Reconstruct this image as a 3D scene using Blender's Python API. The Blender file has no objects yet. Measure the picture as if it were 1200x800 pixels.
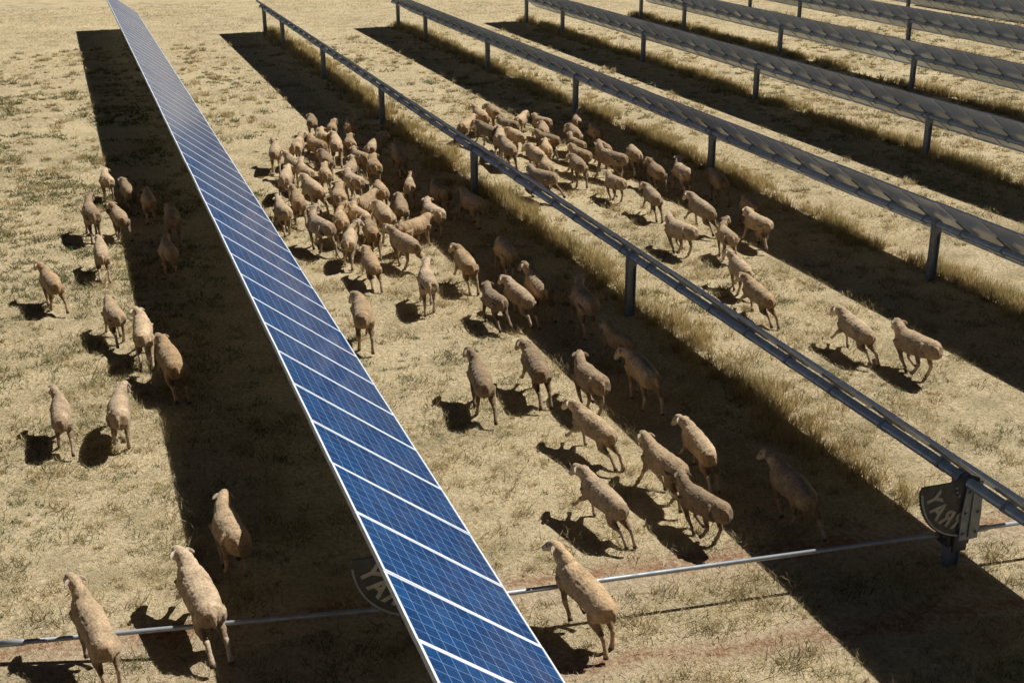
import bpy, bmesh, math, random
import numpy as np
from mathutils import Vector, Matrix, noise as mnoise
R = math.radians
random.seed(7); rng = np.random.default_rng(11)
S = bpy.context.scene; C = S.collection

# ------------------------------------------------------------------ camera
CAM_H = 8.1; F = 1500.0; PSI = R(19.1); TH = R(20.7)
cam = bpy.data.cameras.new('camera'); cam.lens = 45.0; cam.sensor_width = 36; cam.clip_end = 5000
co = bpy.data.objects.new('camera', cam); C.objects.link(co)
co.location = (0, 0, CAM_H); co.rotation_euler = (math.pi/2 - TH, 0, -PSI); S.camera = co

def at(px, py, z=0.0):
    """point of the plane at height z seen at a place of the photograph"""
    r = px-600; d = py-400
    fw = F*math.cos(TH) - d*math.sin(TH); dn = F*math.sin(TH) + d*math.cos(TH)
    t = (CAM_H-z)/dn
    return Vector(((r*math.cos(PSI)+fw*math.sin(PSI))*t, (fw*math.cos(PSI)-r*math.sin(PSI))*t, z))

# ------------------------------------------------------------------ light
w = bpy.data.worlds.new('World'); S.world = w; w.use_nodes = True
nt = w.node_tree; bg = nt.nodes['Background']; sky = nt.nodes.new('ShaderNodeTexSky')
sky.sky_type = 'NISHITA'; sky.sun_disc = False
sd = Vector((-0.781, -0.2, -1.0)).normalized()
el = math.asin(-sd.z); az = math.atan2(-sd.x, -sd.y)
sky.sun_elevation = el; sky.sun_rotation = az
sky.air_density = .13; sky.dust_density = .0; sky.altitude = 900
nt.links.new(sky.outputs[0], bg.inputs[0]); bg.inputs[1].default_value = 0.05
su = bpy.data.lights.new('sun', 'SUN'); su.energy = 5.0; su.angle = R(0.5); su.color = (1, .97, .925)
so = bpy.data.objects.new('sun', su); C.objects.link(so); so.rotation_euler = sd.to_track_quat('-Z', 'Y').to_euler()
S.view_settings.view_transform = 'Standard'; S.view_settings.look = 'None'; S.view_settings.exposure = 0

# ------------------------------------------------------------------ materials
def mat(name):
    m = bpy.data.materials.new(name); m.use_nodes = True
    return m, m.node_tree.nodes, m.node_tree.links, m.node_tree.nodes['Principled BSDF']
def N(ns, t, **k):
    n = ns.new(t)
    for a, v in k.items(): setattr(n, a, v)
    return n
def math_n(ns, ls, op, a, b=None, clamp=False):
    n = ns.new('ShaderNodeMath'); n.operation = op; n.use_clamp = clamp
    for i, v in enumerate((a, b)):
        if v is None: continue
        if isinstance(v, (int, float)): n.inputs[i].default_value = v
        else: ls.new(v, n.inputs[i])
    return n.outputs[0]
def mix(ns, ls, fac, a, b, bt='MIX'):
    n = ns.new('ShaderNodeMix'); n.data_type = 'RGBA'; n.blend_type = bt
    for i, v in ((0, fac), (6, a), (7, b)):
        if isinstance(v, (int, float)): n.inputs[i].default_value = v
        elif isinstance(v, tuple): n.inputs[i].default_value = v
        else: ls.new(v, n.inputs[i])
    return n.outputs[2]
def ramp(ns, ls, src, stops):
    n = ns.new('ShaderNodeValToRGB'); e = n.color_ramp.elements
    while len(e) < len(stops): e.new(.5)
    for i, (p, c) in enumerate(stops):
        e[i].position = p; e[i].color = (c, c, c, 1) if isinstance(c, (int, float)) else (*c, 1)
    ls.new(src, n.inputs[0]); return n.outputs[0]
def noise_n(ns, ls, vec, scale, detail=4, rough=.55):
    n = ns.new('ShaderNodeTexNoise'); n.inputs['Scale'].default_value = scale
    n.inputs['Detail'].default_value = detail; n.inputs['Roughness'].default_value = rough
    ls.new(vec, n.inputs['Vector']); return n.outputs[0]

def steel(name, col, rough=.5, metal=.6):
    m, ns, ls, p = mat(name)
    tc = N(ns, 'ShaderNodeTexCoord'); nz = noise_n(ns, ls, tc.outputs['Object'], 9, 5)
    f = ramp(ns, ls, nz, [(.3, .78), (.7, 1.12)])
    ls.new(mix(ns, ls, 1.0, (*col, 1), f, 'MULTIPLY'), p.inputs['Base Color'])
    p.inputs['Metallic'].default_value = metal
    ls.new(ramp(ns, ls, nz, [(.3, rough+.12), (.7, rough-.08)]), p.inputs['Roughness'])
    return m
M_galv = steel('galvanised_steel', (.30, .34, .39), .5, .3)
M_pipe = steel('pipe_steel', (.42, .45, .48), .5, .3)
M_tube = steel('tube_steel', (.44, .53, .64), .36, .4)
M_alu = steel('frame_aluminium', (.86, .91, .97), .38, .05)
M_dark = steel('dark_steel', (.10, .10, .11), .55, .4)
M_plate = steel('plate_steel', (.12, .12, .125), .6, .2)
M_letter = steel('dusty_letter', (.58, .54, .46), .8, 0)

def cells():
    m, ns, ls, p = mat('solar_cells')
    tc = N(ns, 'ShaderNodeTexCoord'); sp = N(ns, 'ShaderNodeSeparateXYZ'); ls.new(tc.outputs['Object'], sp.inputs[0])
    u = math_n(ns, ls, 'MULTIPLY', math_n(ns, ls, 'ADD', sp.outputs[0], .96), 12/1.92)
    v = math_n(ns, ls, 'MULTIPLY', math_n(ns, ls, 'ADD', sp.outputs[1], .564), 6/1.128)
    def edge(s, wd):
        f = math_n(ns, ls, 'FRACT', s)
        d = math_n(ns, ls, 'ABSOLUTE', math_n(ns, ls, 'SUBTRACT', f, .5))
        return math_n(ns, ls, 'GREATER_THAN', d, .5-wd)
    line = math_n(ns, ls, 'MAXIMUM', edge(u, .022), edge(v, .022))
    bus = edge(math_n(ns, ls, 'MULTIPLY', v, 3.0), .03)
    cmb = N(ns, 'ShaderNodeCombineXYZ')
    ls.new(math_n(ns, ls, 'FLOOR', u), cmb.inputs[0]); ls.new(math_n(ns, ls, 'FLOOR', v), cmb.inputs[1])
    oi = N(ns, 'ShaderNodeObjectInfo')
    ls.new(math_n(ns, ls, 'MULTIPLY', oi.outputs['Random'], 37.0), cmb.inputs[2])
    wn = N(ns, 'ShaderNodeTexWhiteNoise'); ls.new(cmb.outputs[0], wn.inputs['Vector'])
    vo = N(ns, 'ShaderNodeTexVoronoi'); vo.inputs['Scale'].default_value = 45; ls.new(tc.outputs['Object'], vo.inputs['Vector'])
    vs = N(ns, 'ShaderNodeSeparateColor'); ls.new(vo.outputs['Color'], vs.inputs[0])
    k = math_n(ns, ls, 'ADD', math_n(ns, ls, 'MULTIPLY', wn.outputs[0], .5), math_n(ns, ls, 'MULTIPLY', vs.outputs[0], .5))
    col = ramp(ns, ls, k, [(.0, (.003, .030, .114)), (.55, (.006, .054, .176)), (1, (.012, .086, .256))])
    col = mix(ns, ls, math_n(ns, ls, 'MULTIPLY', bus, .12), col, (.30, .4, .5, 1))
    col = mix(ns, ls, math_n(ns, ls, 'MULTIPLY', line, .65), col, (.28, .44, .64, 1))
    du = noise_n(ns, ls, tc.outputs['Object'], 2.2, 5)
    col = mix(ns, ls, ramp(ns, ls, du, [(.5, 0.0), (.85, .05)]), col, (.36, .36, .32, 1))
    ls.new(col, p.inputs['Base Color']); p.inputs['Roughness'].default_value = .14
    p.inputs['Specular IOR Level'].default_value = .3
    return m
M_cells = cells()
def backsheet():
    m, ns, ls, p = mat('white_backsheet')
    tc = N(ns, 'ShaderNodeTexCoord'); sp = N(ns, 'ShaderNodeSeparateXYZ'); ls.new(tc.outputs['Object'], sp.inputs[0])
    oi = N(ns, 'ShaderNodeObjectInfo')
    nz = noise_n(ns, ls, tc.outputs['Object'], 3, 5)
    col = ramp(ns, ls, nz, [(.3, (.50, .61, .80)), (.7, (.55, .67, .86))])
    rv = ramp(ns, ls, oi.outputs['Random'], [(0, .86), (1, 1.06)])
    col = mix(ns, ls, 1.0, col, rv, 'MULTIPLY')
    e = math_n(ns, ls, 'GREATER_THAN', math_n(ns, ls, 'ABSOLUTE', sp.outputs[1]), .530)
    col = mix(ns, ls, math_n(ns, ls, 'MULTIPLY', e, .8), col, (.10, .12, .15, 1))  # dark seam beside the frame: shade of the module gap painted in
    ls.new(col, p.inputs['Base Color'])
    p.inputs['Roughness'].default_value = .28; p.inputs['Specular IOR Level'].default_value = 1.0
    p.inputs['Specular Tint'].default_value = (.78, .90, 1, 1); return m
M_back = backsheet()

def ground_mat():
    m, ns, ls, p = mat('dry_pasture')
    g = N(ns, 'ShaderNodeNewGeometry'); P = g.outputs['Position']
    big = noise_n(ns, ls, P, .22, 3, .6); mid = noise_n(ns, ls, P, 1.1, 5, .65); fine = noise_n(ns, ls, P, 13, 5, .75); vf = noise_n(ns, ls, P, 50, 3, .7)
    col = ramp(ns, ls, fine, [(.30, (.17, .125, .068)), (.42, (.44, .34, .19)), (.54, (.69, .555, .335)), (.70, (.88, .765, .52))])
    col = mix(ns, ls, ramp(ns, ls, mid, [(.46, 0.0), (.64, .75)]), col, (.31, .255, .13, 1))
    col = mix(ns, ls, ramp(ns, ls, big, [(.42, 0.0), (.65, .42)]), col, (.79, .645, .385, 1))
    col = mix(ns, ls, ramp(ns, ls, vf, [(.5, 0.0), (.70, .55)]), col, (.89, .78, .55, 1))
    sp = N(ns, 'ShaderNodeSeparateXYZ'); ls.new(P, sp.inputs[0])
    wob = math_n(ns, ls, 'MULTIPLY', math_n(ns, ls, 'SUBTRACT', noise_n(ns, ls, P, .8, 5, .65), .5), 1.1)
    yy = math_n(ns, ls, 'ADD', math_n(ns, ls, 'ADD', sp.outputs[1], wob), math_n(ns, ls, 'MULTIPLY', sp.outputs[0], .08))
    def band(y0, hw):
        d = math_n(ns, ls, 'ABSOLUTE', math_n(ns, ls, 'SUBTRACT', yy, y0))
        return math_n(ns, ls, 'SUBTRACT', 1.0, math_n(ns, ls, 'DIVIDE', d, hw), True)
    pale = ramp(ns, ls, fine, [(.3, (.34, .25, .155)), (.65, (.70, .565, .39))])
    col = mix(ns, ls, math_n(ns, ls, 'MULTIPLY', math_n(ns, ls, 'MAXIMUM', band(12.5, 1.0), band(11.0, .8)), .7, True), col, pale)
    b = math_n(ns, ls, 'MULTIPLY', math_n(ns, ls, 'MAXIMUM', band(12.85, .24), band(11.0, .26)), 1.7)
    b = math_n(ns, ls, 'MULTIPLY', b, ramp(ns, ls, fine, [(.36, .95), (.62, .45)]))
    b = math_n(ns, ls, 'MULTIPLY', b, ramp(ns, ls, mid, [(.36, .25), (.58, 1.0)]), True)
    red = ramp(ns, ls, fine, [(.3, (.23, .115, .058)), (.7, (.54, .32, .19))])
    col = mix(ns, ls, b, col, red)
    ls.new(col, p.inputs['Base Color']); p.inputs['Roughness'].default_value = .95
    p.inputs['Specular IOR Level'].default_value = .15
    bp = N(ns, 'ShaderNodeBump'); bp.inputs['Strength'].default_value = .95; bp.inputs['Distance'].default_value = .055
    ls.new(math_n(ns, ls, 'ADD', fine, math_n(ns, ls, 'MULTIPLY', vf, .4)), bp.inputs['Height']); ls.new(bp.outputs[0], p.inputs['Normal'])
    return m
M_ground = ground_mat()

def blade_mat():
    m, ns, ls, p = mat('grass_blades')
    a = N(ns, 'ShaderNodeAttribute'); a.attribute_name = 'Col'
    ls.new(a.outputs['Color'], p.inputs['Base Color']); p.inputs['Roughness'].default_value = .7
    p.inputs['Specular IOR Level'].default_value = .2
    tr = N(ns, 'ShaderNodeBsdfTranslucent'); ls.new(a.outputs['Color'], tr.inputs[0])
    mx = N(ns, 'ShaderNodeMixShader'); mx.inputs[0].default_value = .4
    ls.new(p.outputs[0], mx.inputs[1]); ls.new(tr.outputs[0], mx.inputs[2])
    ls.new(mx.outputs[0], ns['Material Output'].inputs[0]); return m
M_blade = blade_mat()

def wool_mat():
    m, ns, ls, p = mat('sheep_wool')
    a = N(ns, 'ShaderNodeAttribute'); a.attribute_name = 'Col'
    oi = N(ns, 'ShaderNodeObjectInfo'); tc = N(ns, 'ShaderNodeTexCoord')
    shift = N(ns, 'ShaderNodeVectorMath', operation='ADD'); cmb = N(ns, 'ShaderNodeCombineXYZ')
    ls.new(math_n(ns, ls, 'MULTIPLY', oi.outputs['Random'], 40.0), cmb.inputs[0])
    ls.new(tc.outputs['Object'], shift.inputs[0]); ls.new(cmb.outputs[0], shift.inputs[1]); V = shift.outputs[0]
    n1 = noise_n(ns, ls, V, 4.5, 5, .65); n2 = noise_n(ns, ls, V, 36, 5, .74)
    f = ramp(ns, ls, n1, [(.3, .60), (.5, .93), (.7, 1.14)])
    col = mix(ns, ls, 1.0, a.outputs['Color'], f, 'MULTIPLY')
    rv = ramp(ns, ls, oi.outputs['Random'], [(0, (.58, .55, .51)), (.3, (.80, .77, .73)), (.65, (.97, .95, .92)), (1, (1.16, 1.15, 1.13))])
    col = mix(ns, ls, 1.0, col, rv, 'MULTIPLY')
    r2 = math_n(ns, ls, 'FRACT', math_n(ns, ls, 'MULTIPLY', oi.outputs['Random'], 7.31))
    hue = ramp(ns, ls, r2, [(0, (.97, 1.0, 1.08)), (.5, (1, 1, 1)), (1, (1.03, .98, .91))])
    col = mix(ns, ls, 1.0, col, hue, 'MULTIPLY')
    f2 = ramp(ns, ls, n2, [(.35, .66), (.5, .98), (.65, 1.2)])
    col = mix(ns, ls, 1.0, col, f2, 'MULTIPLY')
    ls.new(col, p.inputs['Base Color']); p.inputs['Roughness'].default_value = .95
    p.inputs['Specular IOR Level'].default_value = .1
    p.inputs['Sheen Weight'].default_value = .4; p.inputs['Sheen Roughness'].default_value = .4
    p.inputs['Sheen Tint'].default_value = (1, .9, .72, 1)
    bp = N(ns, 'ShaderNodeBump'); bp.inputs['Strength'].default_value = .85; bp.inputs['Distance'].default_value = .018
    ls.new(n2, bp.inputs['Height']); ls.new(bp.outputs[0], p.inputs['Normal']); return m
M_wool = wool_mat()

# ------------------------------------------------------------------ mesh helpers
def link(name, me, m=None, parent=None):
    o = bpy.data.objects.new(name, me); C.objects.link(o)
    if m is not None and me is not None and not me.materials: me.materials.append(m)
    if parent: o.parent = parent
    return o
def box(bm, x0, x1, y0, y1, z0, z1):
    v = [bm.verts.new((x, y, z)) for x in (x0, x1) for y in (y0, y1) for z in (z0, z1)]
    for f in ((0,1,3,2), (4,6,7,5), (0,4,5,1), (2,3,7,6), (0,2,6,4), (1,5,7,3)): bm.faces.new([v[i] for i in f])
def tube(bm, pts, radii, side=(0,1,0), n=14):
    pts = [Vector(p) for p in pts]; rings = []
    for i, p in enumerate(pts):
        ax = (pts[min(i+1, len(pts)-1)] - pts[max(i-1, 0)]).normalized()
        sd_ = side[i] if isinstance(side, list) else Vector(side)
        sd_ = (sd_ - ax*sd_.dot(ax)).normalized(); up = ax.cross(sd_)
        hw, hh = radii[i] if isinstance(radii[i], tuple) else (radii[i], radii[i])
        rings.append([bm.verts.new(p + sd_*hw*math.cos(2*math.pi*k/n) + up*hh*math.sin(2*math.pi*k/n)) for k in range(n)])
    for a, b in zip(rings, rings[1:]):
        for k in range(n): bm.faces.new((a[k], a[(k+1) % n], b[(k+1) % n], b[k]))
    bm.faces.new(rings[0][::-1]); bm.faces.new(rings[-1])
def done(bm, name, smooth=False):
    bmesh.ops.recalc_face_normals(bm, faces=bm.faces); me = bpy.data.meshes.new(name); bm.to_mesh(me); bm.free()
    if smooth:
        for p in me.polygons: p.use_smooth = True
    return me
def tag(o, label, cat, group=None, kind=None):
    o['label'] = label
    if cat: o['category'] = cat
    if group: o['group'] = group
    if kind: o['kind'] = kind

# ------------------------------------------------------------------ ground
bm = bmesh.new(); g = 2500
vs = [bm.verts.new(p) for p in ((-g, -g, 0), (g, -g, 0), (g, g, 0), (-g, g, 0))]; bm.faces.new(vs)
go = link('ground', done(bm, 'ground'), M_ground)
tag(go, 'flat dry straw coloured pasture with red soil streaks', 'ground', kind='structure')

# ------------------------------------------------------------------ panel rows
TAU = R(37.0); PITCH = 1.2; TZ = 1.30; W = 2.0; LEN = 1.194; OFF = .135
bm = bmesh.new(); hw, hl, b = W/2-.035, LEN/2-.035, .034
box(bm, -hw, hw, -hl, hl, .006, .014)
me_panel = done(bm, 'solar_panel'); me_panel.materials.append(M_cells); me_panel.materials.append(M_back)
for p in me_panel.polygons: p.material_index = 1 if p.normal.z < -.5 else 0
bm = bmesh.new()
box(bm, -W/2, W/2, -LEN/2, -LEN/2+b, -.020, .018); box(bm, -W/2, W/2, LEN/2-b, LEN/2, -.020, .018)
box(bm, -W/2, -W/2+b, -LEN/2+b, LEN/2-b, -.020, .018); box(bm, W/2-b, W/2, -LEN/2+b, LEN/2-b, -.020, .018)
me_frame = done(bm, 'frame')
bm = bmesh.new()
box(bm, -.34, .34, LEN/2-.036, LEN/2-.008, -.050, -.022)
box(bm, -.078, .078, LEN/2-.050, LEN/2-.005, -.208, -.052)
me_brk = done(bm, 'bracket')
# posts: a rolled I section
bm = bmesh.new()
box(bm, -.085, -.071, -.06, .06, -.4, 1.13); box(bm, .071, .085, -.06, .06, -.4, 1.13); box(bm, -.071, .071, -.006, .006, -.4, 1.13)
me_post = done(bm, 'post')
tdx, tdz = -math.sin(TAU)*OFF, -math.cos(TAU)*OFF       # tube centre under the panel plane
bm = bmesh.new()
tube(bm, [(tdx, -.06, TZ+tdz), (tdx, -.055, TZ+tdz), (tdx, .055, TZ+tdz), (tdx, .06, TZ+tdz)], [.085, .10, .10, .085], side=(1, 0, 0), n=20)
box(bm, tdx-.09, tdx+.09, -.065, .065, 1.0, 1.115)
me_bear = done(bm, 'bearing')
# tracker gear: sector plate, toothed rim, lettering, gearbox
GR_ = .70; GA0, GA1 = 182, 286
def sector():
    bm = bmesh.new(); r0, r1 = GR_, GR_-.010; a0, a1 = R(GA0), R(GA1); n = 96
    ring = []
    for k in range(n+1):
        a = a0+(a1-a0)*k/n; r = r0 if (k//2) % 2 == 0 else r1
        ring.append((r*math.cos(a), r*math.sin(a)))
    pts = ring + [(.15, -.06), (.13, .05), (0, .11), (-.14, .10), (-.22, .05), (-.67, .05)]
    f = [bm.verts.new((x, -.012, z)) for x, z in pts]; k_ = [bm.verts.new((x, .012, z)) for x, z in pts]
    bm.faces.new(f); bm.faces.new(k_[::-1]); L = len(pts)
    for i in range(L): bm.faces.new((f[i], k_[i], k_[(i+1) % L], f[(i+1) % L]))
    return done(bm, 'gear_plate')
me_gear = sector()
def rim():
    bm = bmesh.new(); a0, a1 = R(GA0+1), R(GA1-1); n = 48; A = []
    for k in range(n+1):
        a = a0+(a1-a0)*k/n
        A.append([bm.verts.new((r*math.cos(a), y, r*math.sin(a))) for r, y in ((GR_-.036, -.03), (GR_-.016, -.03), (GR_-.016, .03), (GR_-.036, .03))])
    for p, q in zip(A, A[1:]):
        for i in range(4): bm.faces.new((p[i], p[(i+1) % 4], q[(i+1) % 4], q[i]))
    bm.faces.new(A[0]); bm.faces.new(A[-1][::-1]); return done(bm, 'rim')
me_rim = rim()
bm = bmesh.new()
for a in (186, 204, 222):
    x, z = .20*math.cos(R(a)), .20*math.sin(R(a))
    tube(bm, [(x, -.030, z), (x, -.026, z), (x, -.012, z)], [.014, .020, .020], side=(1, 0, 0), n=8)
me_bolt = done(bm, 'bolt_ring')
def lettering():
    V, Fc = [], []; n0 = 0
    for i, ch in enumerate('ARRAY'[::-1]):
        cu = bpy.data.curves.new('glyph', 'FONT'); cu.body = ch; cu.size = .285; cu.align_x = 'CENTER'; cu.extrude = .004; cu.offset = .009
        o = bpy.data.objects.new('glyph', cu); C.objects.link(o)
        bpy.context.view_layer.update(); dg = bpy.context.evaluated_depsgraph_get()
        me = bpy.data.meshes.new_from_object(o.evaluated_get(dg))
        a = R(197 + i*20.5); r = .61; cx, cz = -.0, .03
        tx, tz = -math.sin(a), math.cos(a)               # along the arc, left to right
        ux, uz = -math.cos(a), -math.sin(a)              # towards the hub
        for v in me.vertices:
            lx, ly, lz = -v.co.x*.95, v.co.y, v.co.z         # mirrored: read from behind
            V.append((cx+r*math.cos(a)+tx*lx+ux*ly, -.017-lz, cz+r*math.sin(a)+tz*lx+uz*ly))
        for p in me.polygons: Fc.append([n0+j for j in p.vertices])
        n0 += len(me.vertices)
        bpy.data.objects.remove(o); bpy.data.meshes.remove(me); bpy.data.curves.remove(cu)
    me = bpy.data.meshes.new('lettering'); me.from_pydata(V, [], Fc); me.update(); return me
me_let = lettering()
bm = bmesh.new()
box(bm, -.16, .16, -.10, .10, .32, .54); box(bm, -.10, .10, -.14, -.10, .26, .50)
tube(bm, [(-.21, 0, .45), (-.16, 0, .45)], [.06, .075], side=(0, 1, 0)); tube(bm, [(.16, 0, .45), (.21, 0, .45)], [.075, .06], side=(0, 1, 0))
bmesh.ops.bevel(bm, geom=[e for e in bm.edges if e.calc_length() > .15], offset=.008, segments=1, affect='EDGES')
me_gbox = done(bm, 'gearbox')
# heavy drive bracket in front of the post, from the gearbox up to the tube
bm = bmesh.new()
pr = [(-.095, .46), (.17, .46), (.18, .80), (.15, 1.22), (-.06, 1.22), (-.10, .80)]
for y0, y1 in ((-.215, -.195), (-.125, -.105)):
    f = [bm.verts.new((x, y0, z)) for x, z in pr]; k_ = [bm.verts.new((x, y1, z)) for x, z in pr]
    bm.faces.new(f); bm.faces.new(k_[::-1])
    for i in range(6): bm.faces.new((f[i], k_[i], k_[(i+1) % 6], f[(i+1) % 6]))
box(bm, .02, .07, -.235, -.217, .50, 1.15); box(bm, .088, .112, -.103, .11, .55, 1.11)
for x, z in ((-.05, .55), (.13, .55), (-.03, 1.1), (.11, 1.1), (-.05, .82), (.13, .82)):
    tube(bm, [(x, -.240, z), (x, -.217, z)], [.018, .020], side=(1, 0, 0), n=6)
me_strut = done(bm, 'drive_bracket')

ROWX = [3.05, 9.63, 16.35, 23.25, 29.8, 36.4, 43.0, 49.6, 56.2]
Y0 = [-3, -1, 4, 14, 22, 28, 34, 40, 44]
GEARY = {0: 11.75, 1: 11.2, 2: 10.7}
LAB = ['nearest row of solar panels, blue glass faces up, running from bottom centre to top left',
       'second row of solar panels, seen edge on along its steel tube above the sheep',
       'third row of solar panels, grey undersides showing, beyond the right hand flock',
       'fourth row of solar panels from the left, grey undersides on short posts',
       'fifth row of solar panels from the left, ending at the upper right',
       'sixth row of solar panels from the left, thin grey strip near the top right',
       'seventh row of solar panels from the left, small in the top right corner',
       'eighth row of solar panels from the left, only just inside the top right corner',
       'ninth and farthest row of solar panels, beyond the top right corner']
for i, X in enumerate(ROWX):
    ye = 69.0 if i == 0 else 65.6
    root = bpy.data.objects.new('solar_panel_row', None); C.objects.link(root); root.location = (X, 0, 0)
    tag(root, LAB[i], 'solar panels', 'parallel rows of solar panels')
    n = int((ye-Y0[i])/PITCH)
    for k in range(n):
        y = ye-(k+.5)*PITCH
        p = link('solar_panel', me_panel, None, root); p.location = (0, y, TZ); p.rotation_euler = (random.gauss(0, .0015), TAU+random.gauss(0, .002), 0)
        link('frame', me_frame, M_alu, p)
        link('bracket', me_brk, M_galv, p)
    bm = bmesh.new()
    tube(bm, [(tdx, ye-n*PITCH-.1, TZ+tdz), (tdx, ye+.15, TZ+tdz)], [.068, .068], side=(1, 0, 0), n=16)
    link('torque_tube', done(bm, 'torque_tube', True), M_tube, root)
    ys = [64.6, 59.4, 50.0, 40.4, 30.5, 20.8, GEARY.get(i, 11.2), 1.4]
    for y in ys:
        if y < Y0[i]: continue
        po = link('post', me_post, M_galv, root); po.location = (tdx, y, 0)
        be = link('bearing', me_bear, M_galv, po); be.location = (-tdx, 0, 0)
    if i in GEARY:
        gp = link('gear_plate', me_gear, M_plate, root); gp.location = (tdx, GEARY[i]-.16, TZ+tdz)
        if i == 0: gp.scale = (1.08, 1, 1.08)
        link('rim', me_rim, M_pipe, gp); link('lettering', me_let, M_letter, gp); link('bolt_ring', me_bolt, M_galv, gp)
        gb = link('gearbox', me_gbox, M_dark, root); gb.location = (tdx, GEARY[i], 0)
        link('drive_bracket', me_strut, M_galv, gb)

# drive shaft linking the rows
SH = [(-9.9, 14.1, .16), (-1.36, 12.87, .20), (ROWX[0]+tdx, 11.75, .45), (ROWX[1]+tdx, 11.2, .45), (ROWX[2]+tdx, 10.7, .45)]
sh = bpy.data.objects.new('drive_shaft', None); C.objects.link(sh); sh.location = SH[0]
tag(sh, 'long thin galvanised drive pipe crossing the pasture under the panel rows', 'pipe')
for q, (a, b_) in enumerate(zip(SH, SH[1:])):
    A = Vector(a); B = Vector(b_); d = (B-A).normalized(); bm = bmesh.new()
    g0 = .21 if q > 1 else 0; g1 = .21 if q > 0 else 0
    P0, P1 = A+d*g0, B-d*g1
    L = lambda v: v-Vector(SH[0])
    tube(bm, [L(P0), L(P0+d*.25), L(P0+d*.26), L(P1-d*.26), L(P1-d*.25), L(P1)], [.038, .038, .028, .028, .038, .038], side=(0, 1, 0), n=12)
    link('shaft_tube', done(bm, 'shaft_tube', True), M_pipe, sh)

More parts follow.
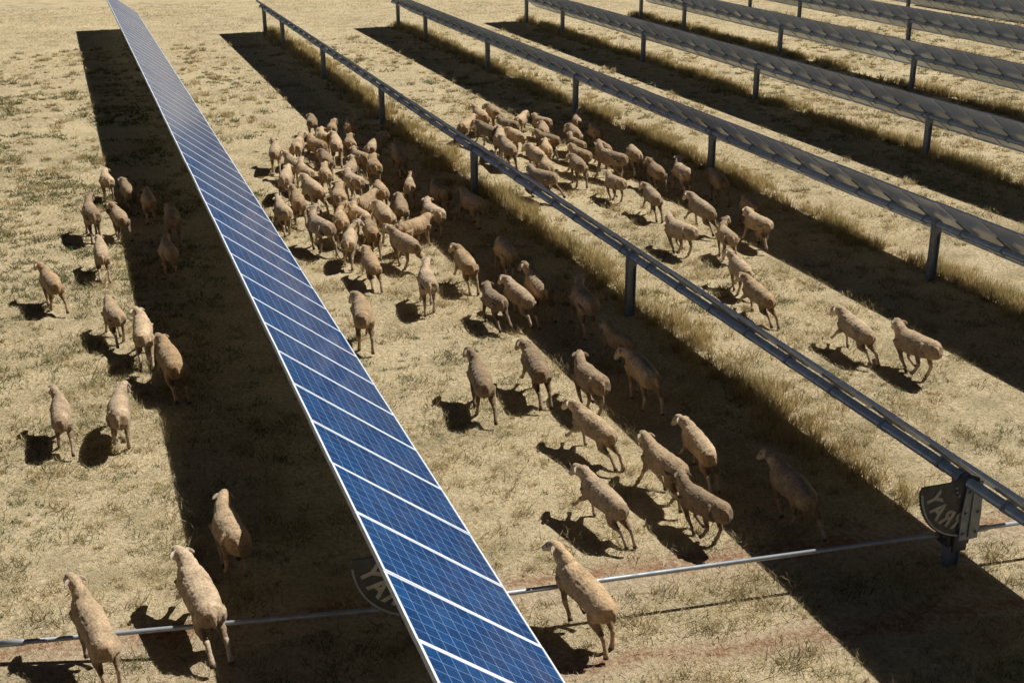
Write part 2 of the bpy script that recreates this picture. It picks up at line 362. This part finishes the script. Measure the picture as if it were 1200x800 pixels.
# ------------------------------------------------------------------ sheep
def dirv(a): return Vector((math.sin(a), 0, -math.cos(a)))
def sheep_mesh(name, fl, fr, hl, hr, neck=0.0, yaw=0.0, pitch=0.0, bend=0.0, seed=0):
    bm = bmesh.new()
    tr = [(-.555, .575, .03, .04), (-.535, .57, .092, .098), (-.46, .575, .138, .142), (-.33, .575, .156, .158), (-.12, .56, .167, .174),
          (.08, .545, .168, .190), (.23, .545, .152, .188), (.33, .56, .125, .165), (.40, .575, .086, .11), (.43, .58, .03, .04)]
    tube(bm, [(x, bend*(x*x), z) for x, z, a, c in tr], [(a, c) for x, z, a, c in tr], n=20)
    base = Vector((.27, bend*.07, .60))
    def hp(x, y, z, fr_=1.0):
        v = Vector((x, y, z))-base
        v = Matrix.Rotation(-neck*fr_, 3, 'Y') @ v
        v = Matrix.Rotation(yaw*fr_, 3, 'Z') @ v
        return base+v
    sdh = Matrix.Rotation(yaw, 3, 'Z') @ Vector((0, 1, 0)); sdm = Matrix.Rotation(yaw*.6, 3, 'Z') @ Vector((0, 1, 0))
    Y = Vector((0, 1, 0))
    tube(bm, [hp(.20, 0, .57, .2), hp(.33, 0, .65, .5), hp(.42, 0, .73, .8), hp(.485, 0, .795), hp(.51, 0, .82)],
         [(.125, .14), (.100, .126), (.082, .100), (.070, .080), (.052, .052)], side=[Y, sdm, sdm, sdh, sdh], n=16)
    # the head hangs off the neck: it keeps its own slope when the neck is lowered
    poll = hp(.485, 0, .815); hn = -neck*.45
    def hq(x, y, z):
        v = Vector((x-.485, y, z-.815)); v = Matrix.Rotation(hn, 3, 'Y') @ v; v = Matrix.Rotation(yaw, 3, 'Z') @ v
        return poll+v
    hd = [(.455, .805), (.485, .815), (.535, .805), (.590, .765), (.640, .72), (.682, .685), (.697, .672)]
    hr_ = [(.035, .035), (.058, .062), (.064, .070), (.054, .062), (.042, .048), (.036, .038), (.02, .022)]
    hpt = [hq(x, 0, z) for x, z in hd]
    tube(bm, hpt, hr_, side=sdh, n=16)
    ears = []
    for s in (-1, 1):
        e = [hq(.485, s*.045, .828), hq(.460, s*.083, .824), hq(.428, s*.115, .806), hq(.406, s*.134, .788)]; ears.append(e)
        tube(bm, e, [(.018, .014), (.030, .013), (.026, .012), (.012, .010)], side=(.6, 0, .8), n=10)
    tube(bm, [(-.52, 0, .65), (-.57, 0, .62), (-.595, 0, .56), (-.59, 0, .51)], [.036, .032, .026, .016], n=10)
    legs = []
    for s, (a1, a2) in ((1, fl), (-1, fr)):
        y = s*.090; E = Vector((.235, y, .43)); Sh = Vector((.265, y*1.02, .54))
        K = E+.195*dirv(a1); Fe = K+.15*dirv(a1-a2); T = Fe+.05*dirv(a1-a2+.35*(1 if a2 < .5 else -1)); T2 = T+.025*dirv(a1-a2)
        M1 = E.lerp(K, .5); M2 = K.lerp(Fe, .5)
        tube(bm, [Sh, Sh.lerp(E, .6), E, M1, K, M2, Fe, T, T2], [.092, .076, .058, .040, .033, .024, .028, .032, .033], n=12)
        legs.append((M1, K, Fe, T2))
    for s, (a, c, e) in ((1, hl), (-1, hr)):
        y = s*.092; H = Vector((-.38, y*.95, .57))
        ST = H+.175*dirv(a+.50+c)+Vector((0, s*.012, 0)); HK = ST+.22*dirv(a-.72-c); Fe = HK+.165*dirv(a+.02+e); T = Fe+.05*dirv(a+.35+e); T2 = T+.022*dirv(a+e)
        M1 = ST.lerp(HK, .55)
        tube(bm, [H, H.lerp(ST, .5), ST, M1, HK, HK.lerp(Fe, .5), Fe, T, T2], [(.088, .125), (.076, .115), (.060, .086), (.037, .047), (.029, .037), .026, .03, .033, .033], n=12)
        legs.append((M1, HK, Fe, T2))
    me = done(bm, name+'_raw'); o = link(name+'_raw', me)
    rm = o.modifiers.new('r', 'REMESH'); rm.mode = 'VOXEL'; rm.voxel_size = .0105
    sm = o.modifiers.new('s', 'SMOOTH'); sm.factor = .5; sm.iterations = 5
    bpy.context.view_layer.update(); dg = bpy.context.evaluated_depsgraph_get()
    out = bpy.data.meshes.new_from_object(o.evaluated_get(dg)); out.name = name
    bpy.data.objects.remove(o); bpy.data.meshes.remove(me)
    n = len(out.vertices); P = np.empty(n*3); out.vertices.foreach_get('co', P); P = P.reshape(-1, 3)
    Nn = np.empty(n*3); out.vertices.foreach_get('normal', Nn); Nn = Nn.reshape(-1, 3)
    def dseg(A, B):
        A = np.array(A); B = np.array(B); d = B-A; t = np.clip(((P-A)@d)/(d@d), 0, 1)
        return np.linalg.norm(P-(A+t[:, None]*d), axis=1)
    face = np.full(n, 9.0)
    for a_, b_ in zip(hpt[2:], hpt[3:]): face = np.minimum(face, dseg(a_, b_))
    facem = np.clip((.074-face)/.012, 0, 1)
    earm = np.zeros(n)
    for e in ears: earm = np.maximum(earm, np.clip((.040-dseg(e[1], e[3]))/.01, 0, 1))
    low = np.zeros(n); hoof = np.zeros(n)
    for M1, K, Fe, T in legs:
        low = np.maximum(low, np.clip((.050-np.minimum(dseg(K, Fe), dseg(Fe, T)))/.012, 0, 1))
        hoof = np.maximum(hoof, np.clip((.038-dseg(T.lerp(Fe, .30), T))/.006, 0, 1))
    skin = np.clip(facem+earm+low, 0, 1); wool = 1-skin
    off = Vector((seed*3.1, seed*1.7, 0)); lump = np.empty(n); fold = np.empty(n)
    for i in range(n):
        v = Vector(P[i])
        # soft lumps, wool locks, and folds of loose skin running down the neck and flanks
        fold[i] = mnoise.noise(Vector((v.x*24, v.y*5, v.z*5))+off)
        lump[i] = .009*mnoise.noise(v*5+off) + .004*mnoise.noise(v*13+off) + .0035*mnoise.noise(v*36+off) + .0075*fold[i]
    P = P + Nn*(lump*wool)[:, None]
    wcol = np.array([.67, .495, .305])
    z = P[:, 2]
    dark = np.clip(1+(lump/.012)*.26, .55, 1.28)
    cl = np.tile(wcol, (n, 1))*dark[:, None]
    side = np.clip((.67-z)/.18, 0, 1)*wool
    cl = cl*(1-side[:, None]*np.array([.38, .40, .40]))  # flanks painted darker below the back, as shaded sides in the fleece colour
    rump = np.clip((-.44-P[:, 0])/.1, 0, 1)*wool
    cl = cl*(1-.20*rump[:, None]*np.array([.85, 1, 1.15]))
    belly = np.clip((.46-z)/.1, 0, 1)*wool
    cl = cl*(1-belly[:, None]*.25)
    fcol = np.array([.66, .53, .39]); lcol = np.array([.58, .44, .29])
    cl = cl*(1-low[:, None])+lcol*low[:, None]
    fm = np.clip(facem+earm, 0, 1)[:, None]; cl = cl*(1-fm)+fcol*fm
    muz = np.clip((.042-np.linalg.norm(P-np.array(hpt[-1]), axis=1))/.012, 0, 1)[:, None]; cl = cl*(1-muz*.55)
    for s in (-1, 1):
        e = np.array(hq(.580, s*.056, .79)); em = np.clip((.022-np.linalg.norm(P-e, axis=1))/.008, 0, 1)[:, None]; cl = cl*(1-.93*em)
    cl = cl*(1-.75*hoof[:, None])
    if pitch:
        Mx = np.array(Matrix.Rotation(-pitch, 3, 'Y')); P = P@Mx.T
    P[:, 2] -= P[:, 2].min()
    out.vertices.foreach_set('co', P.ravel().astype(np.float32))
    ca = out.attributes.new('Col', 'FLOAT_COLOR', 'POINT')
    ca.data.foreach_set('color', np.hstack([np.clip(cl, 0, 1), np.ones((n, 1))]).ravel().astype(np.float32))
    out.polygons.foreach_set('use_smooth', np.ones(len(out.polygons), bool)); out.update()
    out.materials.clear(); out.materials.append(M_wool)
    return out
# fl/fr: (swing, knee fold);  hl/hr: (swing, crouch, shank fold)
POSES = [
    sheep_mesh('trot',   (.55, .05), (-.42, .35), (-.55, 0, .0), (.46, .05, -.05), -.42, -.1, -.03, -.12, 1),
    sheep_mesh('trotb',  (-.40, .3), (.55, .05), (.48, .05, -.05), (-.52, 0, -.1), -.22, .30, 0, .20, 2),
    sheep_mesh('gallop', (.85, .20), (.60, .95), (-.80, 0, -.1), (-.58, 0, -.1), -.52, .12, .07, .08, 3),
    sheep_mesh('gather', (-.46, .35), (-.15, 1.0), (.58, .15, 0), (.38, .15, 0), -.34, -.28, -.05, -.22, 4),
    sheep_mesh('walk',   (.26, .0), (-.24, .15), (-.28, 0, 0), (.26, 0, 0), -.12, -.40, 0, -.22, 5),
    sheep_mesh('walkb',  (-.2, .05), (.26, .0), (.24, 0, 0), (-.30, 0, 0), -.62, .32, 0, .22, 6),
    sheep_mesh('vault',  (-.35, .45), (-.15, .9), (-.46, 0, -.05), (-.12, 0, -.05), -.20, .15, .15, .16, 7),
    sheep_mesh('lowhead', (.34, .05), (-.32, .2), (-.34, 0, 0), (.32, 0, 0), -.90, -.2, 0, -.1, 8),
    sheep_mesh('stretch', (.68, .05), (.34, .4), (-.62, -.1, 0), (-.24, 0, -.3), -.46, .30, .03, .24, 9),
    sheep_mesh('bound',  (.34, .9), (.15, 1.1), (-.34, -.1, -.5), (-.66, -.1, -.3), -.30, -.28, -.06, -.18, 10),
    sheep_mesh('look',   (-.34, .15), (.40, .05), (.38, .05, 0), (-.38, 0, 0), .02, -.75, 0, -.26, 11),
]
FLOCK = 'flock of sheep running between the panel rows'
placed = []
# px, py, heading (degrees to the left of the row direction), pose, label
SHEEP = [
 (108, 741, 14, 6, 'largest foreground sheep at the bottom left, half across the drive pipe'),
 (232, 698, 8, 2, 'long sheep at lower left astride the drive pipe, on the shadow edge'),
 (269, 630, 4, 3, 'brown sheep on the edge of the nearest panel shadow, above the drive pipe'),
 (72, 487, 2, 1, 'left one of two sheep running side by side at the left edge'),
 (140, 488, -4, 3, 'right one of two sheep running side by side at the left edge'),
 (199, 426, 6, 2, 'slim sheep half inside the nearest panel shadow, below a close pair'),
 (165, 388, -2, 8, 'right one of a close pair of sheep beside the nearest panel shadow'),
 (136, 377, 8, 0, 'left one of a close pair of sheep beside the nearest panel shadow'),
 (60, 335, 12, 1, 'lone pale sheep nearest the left edge of the pasture'),
 (119, 298, 0, 2, 'sheep running behind a pair at upper left, clear of the shadow'),
 (197, 299, 2, 3, 'dim sheep in the nearest panel shadow, lower of the two on its right side'),
 (107, 258, 5, 4, 'left one of the pair running abreast at the upper left'),
 (140, 257, 8, 1, 'right one of the pair running abreast at the upper left'),
 (174, 238, 0, 0, 'dim sheep inside the nearest panel shadow, left of another in shadow'),
 (203, 262, -3, 5, 'dim sheep inside the nearest panel shadow, close under the panels'),
 (125, 215, 4, 3, 'leading sheep at the upper left of the pasture'),
 (149, 224, 6, 2, 'second leading sheep at upper left, just right of the leader'),
 # between the first and second rows
 (678, 699, 12, 6, 'large foreground sheep right of the nearest panels, reaching the drive pipe'),
 (703, 582, 8, 2, 'dusty brown sheep running alone close above the drive pipe'),
 (776, 546, 3, 0, 'left one of the three bunched sheep just above the drive pipe'),
 (822, 592, 8, 3, 'lowest of the three bunched sheep just above the drive pipe'),
 (818, 524, -6, 8, 'sheep in the second shadow edge, topmost of three bunched above the pipe'),
 (928, 575, -4, 1, 'dim sheep alone in the second panel shadow near the tracker gear'),
 (692, 500, 10, 2, 'running sheep just below another, both left of the two dim ones'),
 (690, 450, -2, 3, 'sheep with arched back leading the one close below it'),
 (627, 434, -6, 8, 'pale sheep midway between a pair of runners, clear of the shadow'),
 (563, 450, -8, 1, 'pale sheep with its shadow to the left, nearest the panels at mid height'),
 (752, 443, -3, 5, 'dim sheep in the second panel shadow, lower one of two'),
 (724, 401, 4, 0, 'dim sheep in the second panel shadow, upper one of two'),
 (670, 355, -8, 4, 'dim sheep in the second panel shadow beside the middle post, right of two'),
 (642, 347, -5, 1, 'dim sheep in the second panel shadow beside the middle post, left of two'),
 (606, 348, 5, 2, 'long bodied sheep on the shadow edge left of two dim ones'),
 (578, 355, 0, 9, 'sheep trotting close left of the long bodied one'),
 (545, 312, -3, 8, 'sheep behind the packed flock, running next to the shadow'),
 (591, 300, -5, 7, 'dim sheep in the second panel shadow behind the packed flock'),
 (500, 336, -10, 4, 'small pale sheep alone in sun behind the packed flock'),
 (425, 376, -8, 5, 'sheep running alone close against the nearest blue panels'),
 (434, 308, -4, 2, 'rearmost sheep of the packed middle flock on its left side'),
 # beyond the second row
 (1012, 390, -4, 2, 'left one of the isolated pair at far right beyond the second row'),
 (1058, 406, -2, 3, 'right one of the isolated pair at far right beyond the second row'),
 (886, 346, -4, 2, 'rearmost sheep close behind another, right of centre beyond the second row'),
 (867, 318, -8, 1, 'sheep just ahead of the rearmost one beyond the second row'),
 (887, 266, -4, 0, 'sheep at the third shadow edge, farthest right of the middle five'),
 (850, 280, -12, 10, 'small sheep in the middle five, between two larger ones'),
 (796, 275, 3, 3, 'sheep with shadow on its left, nearest the second row tube'),
 (820, 248, -2, 2, 'sheep among the middle five, topmost of them'),
 (764, 234, -9, 8, 'sheep leading the middle five beyond the second row'),
 (878, 244, -10, 7, 'dim sheep inside the third panel shadow, lowest there'),
 (840, 218, -12, 5, 'dim sheep in the third panel shadow near its post'),
 (800, 208, -8, 4, 'dim sheep in the third panel shadow, left of another dim one'),
 (769, 204, -8, 1, 'pale sheep on the third shadow edge behind the right hand flock'),
]
for px, py, hd, ps, lab in SHEEP:
    p = at(px, py, .42); placed.append([p.x, p.y, hd, ps, lab, True])
MAIN = [(366,146),(389,154),(410,152),(323,182),(349,177),(370,176),(394,174),(418,174),(437,178),(460,184),
        (336,214),(356,206),(381,208),(405,200),(438,200),(331,252),(349,240),(371,230),(395,230),(413,238),(453,231),(473,244),
        (399,262),(428,254),(491,254),(379,274),(441,276),(467,288),(495,224),(515,231),(536,240),
        (379,165),(344,195),(388,190),(421,188),(420,216),(455,260),(480,268),(404,284)]
RIGHT = [(549,148),(563,140),(578,137),(634,146),(658,162),(570,157),(586,166),(608,164),(594,150),(628,167),(676,147),(697,157),
         (690,173),(655,178),(640,200),(677,198),(704,178),(714,192),(734,183),(720,216),(634,214),
         (610,143),(645,156),(604,178),(672,186),(618,186)]
ORD = ['first', 'second', 'third', 'fourth', 'fifth', 'sixth', 'seventh', 'eighth']
def flock(px, where, per):
    pts = sorted(px, key=lambda q: q[1]); nrk = math.ceil(len(pts)/per)
    for r in range(nrk):
        rk = sorted(pts[r*per:(r+1)*per])
        rname = 'front rank' if r == 0 else ('last rank' if r == nrk-1 else ORD[r]+' rank')
        for k, (x, y) in enumerate(rk):
            nm = 'leftmost' if k == 0 else ('rightmost' if k == len(rk)-1 else ORD[k]+' from left')
            p = at(x, y, .42)
            placed.append([p.x, p.y, random.gauss(-6, 13), random.choice([0, 1, 2, 3, 4, 5, 8, 1, 3, 7, 9, 10]),
                           'sheep in %s, %s, %s' % (where, rname, nm), False])
flock(MAIN, 'packed flock between the two nearest panel rows', 7)
flock(RIGHT, 'packed flock beyond the second panel row', 6)
for it in range(40):
    for i in range(len(placed)):
        for j in range(i+1, len(placed)):
            a, b_ = placed[i], placed[j]; dx = b_[0]-a[0]; dy = b_[1]-a[1]
            if abs(dx) < .44 and abs(dy) < 1.15:
                s = 1 if dx >= 0 else -1; ov = (.44-abs(dx))*.22
                wa, wb = (.2, .8) if a[5] and not b_[5] else (.5, .5)
                a[0] -= s*ov*wa; b_[0] += s*ov*wb
                t = 1 if dy >= 0 else -1; oy = (1.15-abs(dy))*.12; a[1] -= t*oy*wa; b_[1] += t*oy*wb
for q, (x, y, hd, ps, lab, fix) in enumerate(placed):
    o = link('sheep', POSES[ps]); o.location = (x, y, 0)
    o.rotation_euler = (0, 0, math.pi/2+R(hd)); s = random.uniform(.93, 1.11)
    if ps == 6: s = .98
    o.scale = (s*random.uniform(1.02, 1.10), s*random.uniform(.90, 1.04), s)
    tag(o, lab, 'sheep', FLOCK)

# ------------------------------------------------------------------ grass
GR = rng.random((128, 128))
def vn(x, y, sc, k=0):
    u = x*sc+17.3*k+500; v = y*sc+9.1*k+500; i = np.floor(u).astype(int); j = np.floor(v).astype(int); a = u-i; b_ = v-j
    a = a*a*(3-2*a); b_ = b_*b_*(3-2*b_); g_ = lambda p, q: GR[p % 128, q % 128]
    return (g_(i, j)*(1-a)+g_(i+1, j)*a)*(1-b_)+(g_(i, j+1)*(1-a)+g_(i+1, j+1)*a)*b_
PAL = np.array([(.86, .73, .47), (.79, .64, .36), (.62, .52, .30), (.37, .30, .165), (.92, .83, .61), (.40, .38, .175)])
def blades(name, P, h, wd, lean, col, label, base=.8):
    n = len(P); ang = rng.random(n)*2*math.pi; la = rng.random(n)*2*math.pi; t = h*lean
    V = np.zeros((n, 3, 3)); dx = np.cos(ang)*wd/2; dy = np.sin(ang)*wd/2
    V[:, 0, 0] = P[:, 0]-dx; V[:, 0, 1] = P[:, 1]-dy; V[:, 1, 0] = P[:, 0]+dx; V[:, 1, 1] = P[:, 1]+dy
    V[:, 2, 0] = P[:, 0]+np.cos(la)*t; V[:, 2, 1] = P[:, 1]+np.sin(la)*t; V[:, 2, 2] = h; V[:, :2, 2] = -.005
    me = bpy.data.meshes.new(name); me.vertices.add(n*3); me.vertices.foreach_set('co', V.ravel().astype(np.float32))
    me.loops.add(n*3); me.loops.foreach_set('vertex_index', np.arange(n*3, dtype=np.int32))
    me.polygons.add(n); me.polygons.foreach_set('loop_start', np.arange(0, n*3, 3, dtype=np.int32))
    me.update(calc_edges=True)
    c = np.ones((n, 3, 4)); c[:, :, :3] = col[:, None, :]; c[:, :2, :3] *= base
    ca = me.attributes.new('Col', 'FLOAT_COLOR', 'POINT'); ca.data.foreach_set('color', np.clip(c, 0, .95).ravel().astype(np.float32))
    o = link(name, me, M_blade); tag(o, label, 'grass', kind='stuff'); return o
def field(y0, y1, dens):
    xa = -7.5; xb = .93*y1+5; n = int((xb-xa)*(y1-y0)*dens)
    x = rng.uniform(xa, xb, n); y = rng.uniform(y0, y1, n)
    return np.stack([x, y], 1)[x < .93*y+5]
def redband(x, y):
    yb = y+x*.08; return (np.abs(yb-12.7) < .30) | (np.abs(yb-11.0) < .28)
Ps, hs, ws, ls_ = [], [], [], []
for y0, y1, dens, hh, ww in ((4, 10, 400, .045, .008), (10, 17, 1050, .048, .009), (17, 27, 560, .055, .013), (27, 42, 200, .065, .020), (42, 80, 70, .075, .03)):
    P = field(y0, y1, dens); x, y = P.T
    d = .12+1.35*vn(x, y, .5, 1)*vn(x, y, 2.2, 2)*2
    d = d*np.where(redband(x, y), .3, 1)
    P = P[rng.random(len(P)) < d]; m = len(P)
    tall = vn(P[:, 0], P[:, 1], 1.4, 3)
    Ps.append(P); hs.append(hh*(.35+.9*rng.random(m))*(.6+.9*tall)); ws.append(ww*(.6+.8*rng.random(m))); ls_.append(.6+2.4*rng.random(m))
P = np.concatenate(Ps); n = len(P)
wt = rng.random(n)+.6*(vn(P[:, 0], P[:, 1], .35, 5)-.5)
idx = np.select([wt < .09, wt < .19, wt < .32, wt < .54, wt < .83], [3, 5, 2, 1, 0], 4)
col = PAL[idx]*(.78+.44*rng.random((n, 1)))
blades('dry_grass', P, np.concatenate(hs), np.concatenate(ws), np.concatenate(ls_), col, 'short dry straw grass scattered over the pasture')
# small tussocks, straw to grey green
def clumps(name, cx, cy, per, rad, h0, h1, pal, label, wd=.010, base=.60):
    k = np.repeat(np.arange(len(cx)), per); sz = (.4+1.3*rng.random(len(cx))**1.7)[k]
    off = rng.normal(0, 1, (len(k), 2))*(rad*sz)[:, None]
    P = np.stack([cx[k], cy[k]], 1)+off; n = len(P)
    far = np.clip(P[:, 1]/18, .8, 3)
    tone = pal[rng.integers(0, len(pal), len(cx))][k]*(.75+.5*rng.random((n, 1)))
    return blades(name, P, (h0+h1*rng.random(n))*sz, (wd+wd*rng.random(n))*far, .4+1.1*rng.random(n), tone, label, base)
def scat(n, y0, y1, thr=.38, kk=7):
    y = y0+(y1-y0)*rng.random(n*4)**1.3; x = -6+(.93*y+9)*rng.random(n*4)
    k = (vn(x, y, .28, kk)*.5+vn(x, y, .9, kk+1)*.5 > thr) & ~redband(x, y); return x[k][:n], y[k][:n]
cx, cy = scat(5600, 9, 62)
clumps('straw_tussocks', cx, cy, 30, .07, .045, .095, np.array([(.82, .67, .38), (.66, .53, .28), (.48, .39, .20), (.88, .76, .48)]), 'small dry straw tussocks dotted across the pasture')
cx, cy = scat(3000, 9, 58, .52, 12)
c2x = rng.uniform(-6, 2.4, 5000); c2y = rng.uniform(11, 50, 5000); kk = vn(c2x, c2y, .5, 21) > .45; c2x, c2y = c2x[kk][:1800], c2y[kk][:1800]
clumps('green_weeds', np.concatenate([cx, c2x]), np.concatenate([cy, c2y]), 28, .09, .025, .07,
       np.array([(.18, .22, .075), (.27, .29, .115), (.36, .35, .165), (.24, .245, .11), (.31, .28, .15)]), 'small olive green weed clumps dotted through the dry grass')
# taller dead grass along the post lines, in tufts
tc_ = []
for i, X in enumerate(ROWX[:8]):
    ya = [15, 12.5, 12, 20, 26, 32, 38, 44][i]; nn = int((66-ya)*[4, 52, 64, 60, 50, 38, 28, 22][i])
    y = rng.uniform(ya, 66, nn); x = X+.32+rng.normal(0, .25, nn)+.6*(vn(y*0+X, y, .7, 2)-.5)
    k = rng.random(nn) < np.clip(vn(x*0+X*3, y, .7, 4)*2.0-.25, .16, 1)
    tc_.append(np.stack([x, y], 1)[k])
TC = np.concatenate(tc_); per = 26; k = np.repeat(np.arange(len(TC)), per); sz = (.4+.8*rng.random(len(TC))**1.3)[k]
P = TC[k]+rng.normal(0, .07, (len(k), 2))*sz[:, None]; n = len(P)
PT = np.array([(.80, .62, .30), (.86, .70, .38), (.62, .47, .22), (.54, .46, .20)])
col = PT[rng.integers(0, 4, len(TC))][k]*(.7+.5*rng.random((n, 1)))
blades('tall_grass', P, (.10+.25*rng.random(n))*sz, (.009+.010*rng.random(n))*np.clip(P[:, 1]/22, .9, 2.2), .15+.55*rng.random(n), col, 'taller dead golden brown grass growing in strips along the post lines', .62)
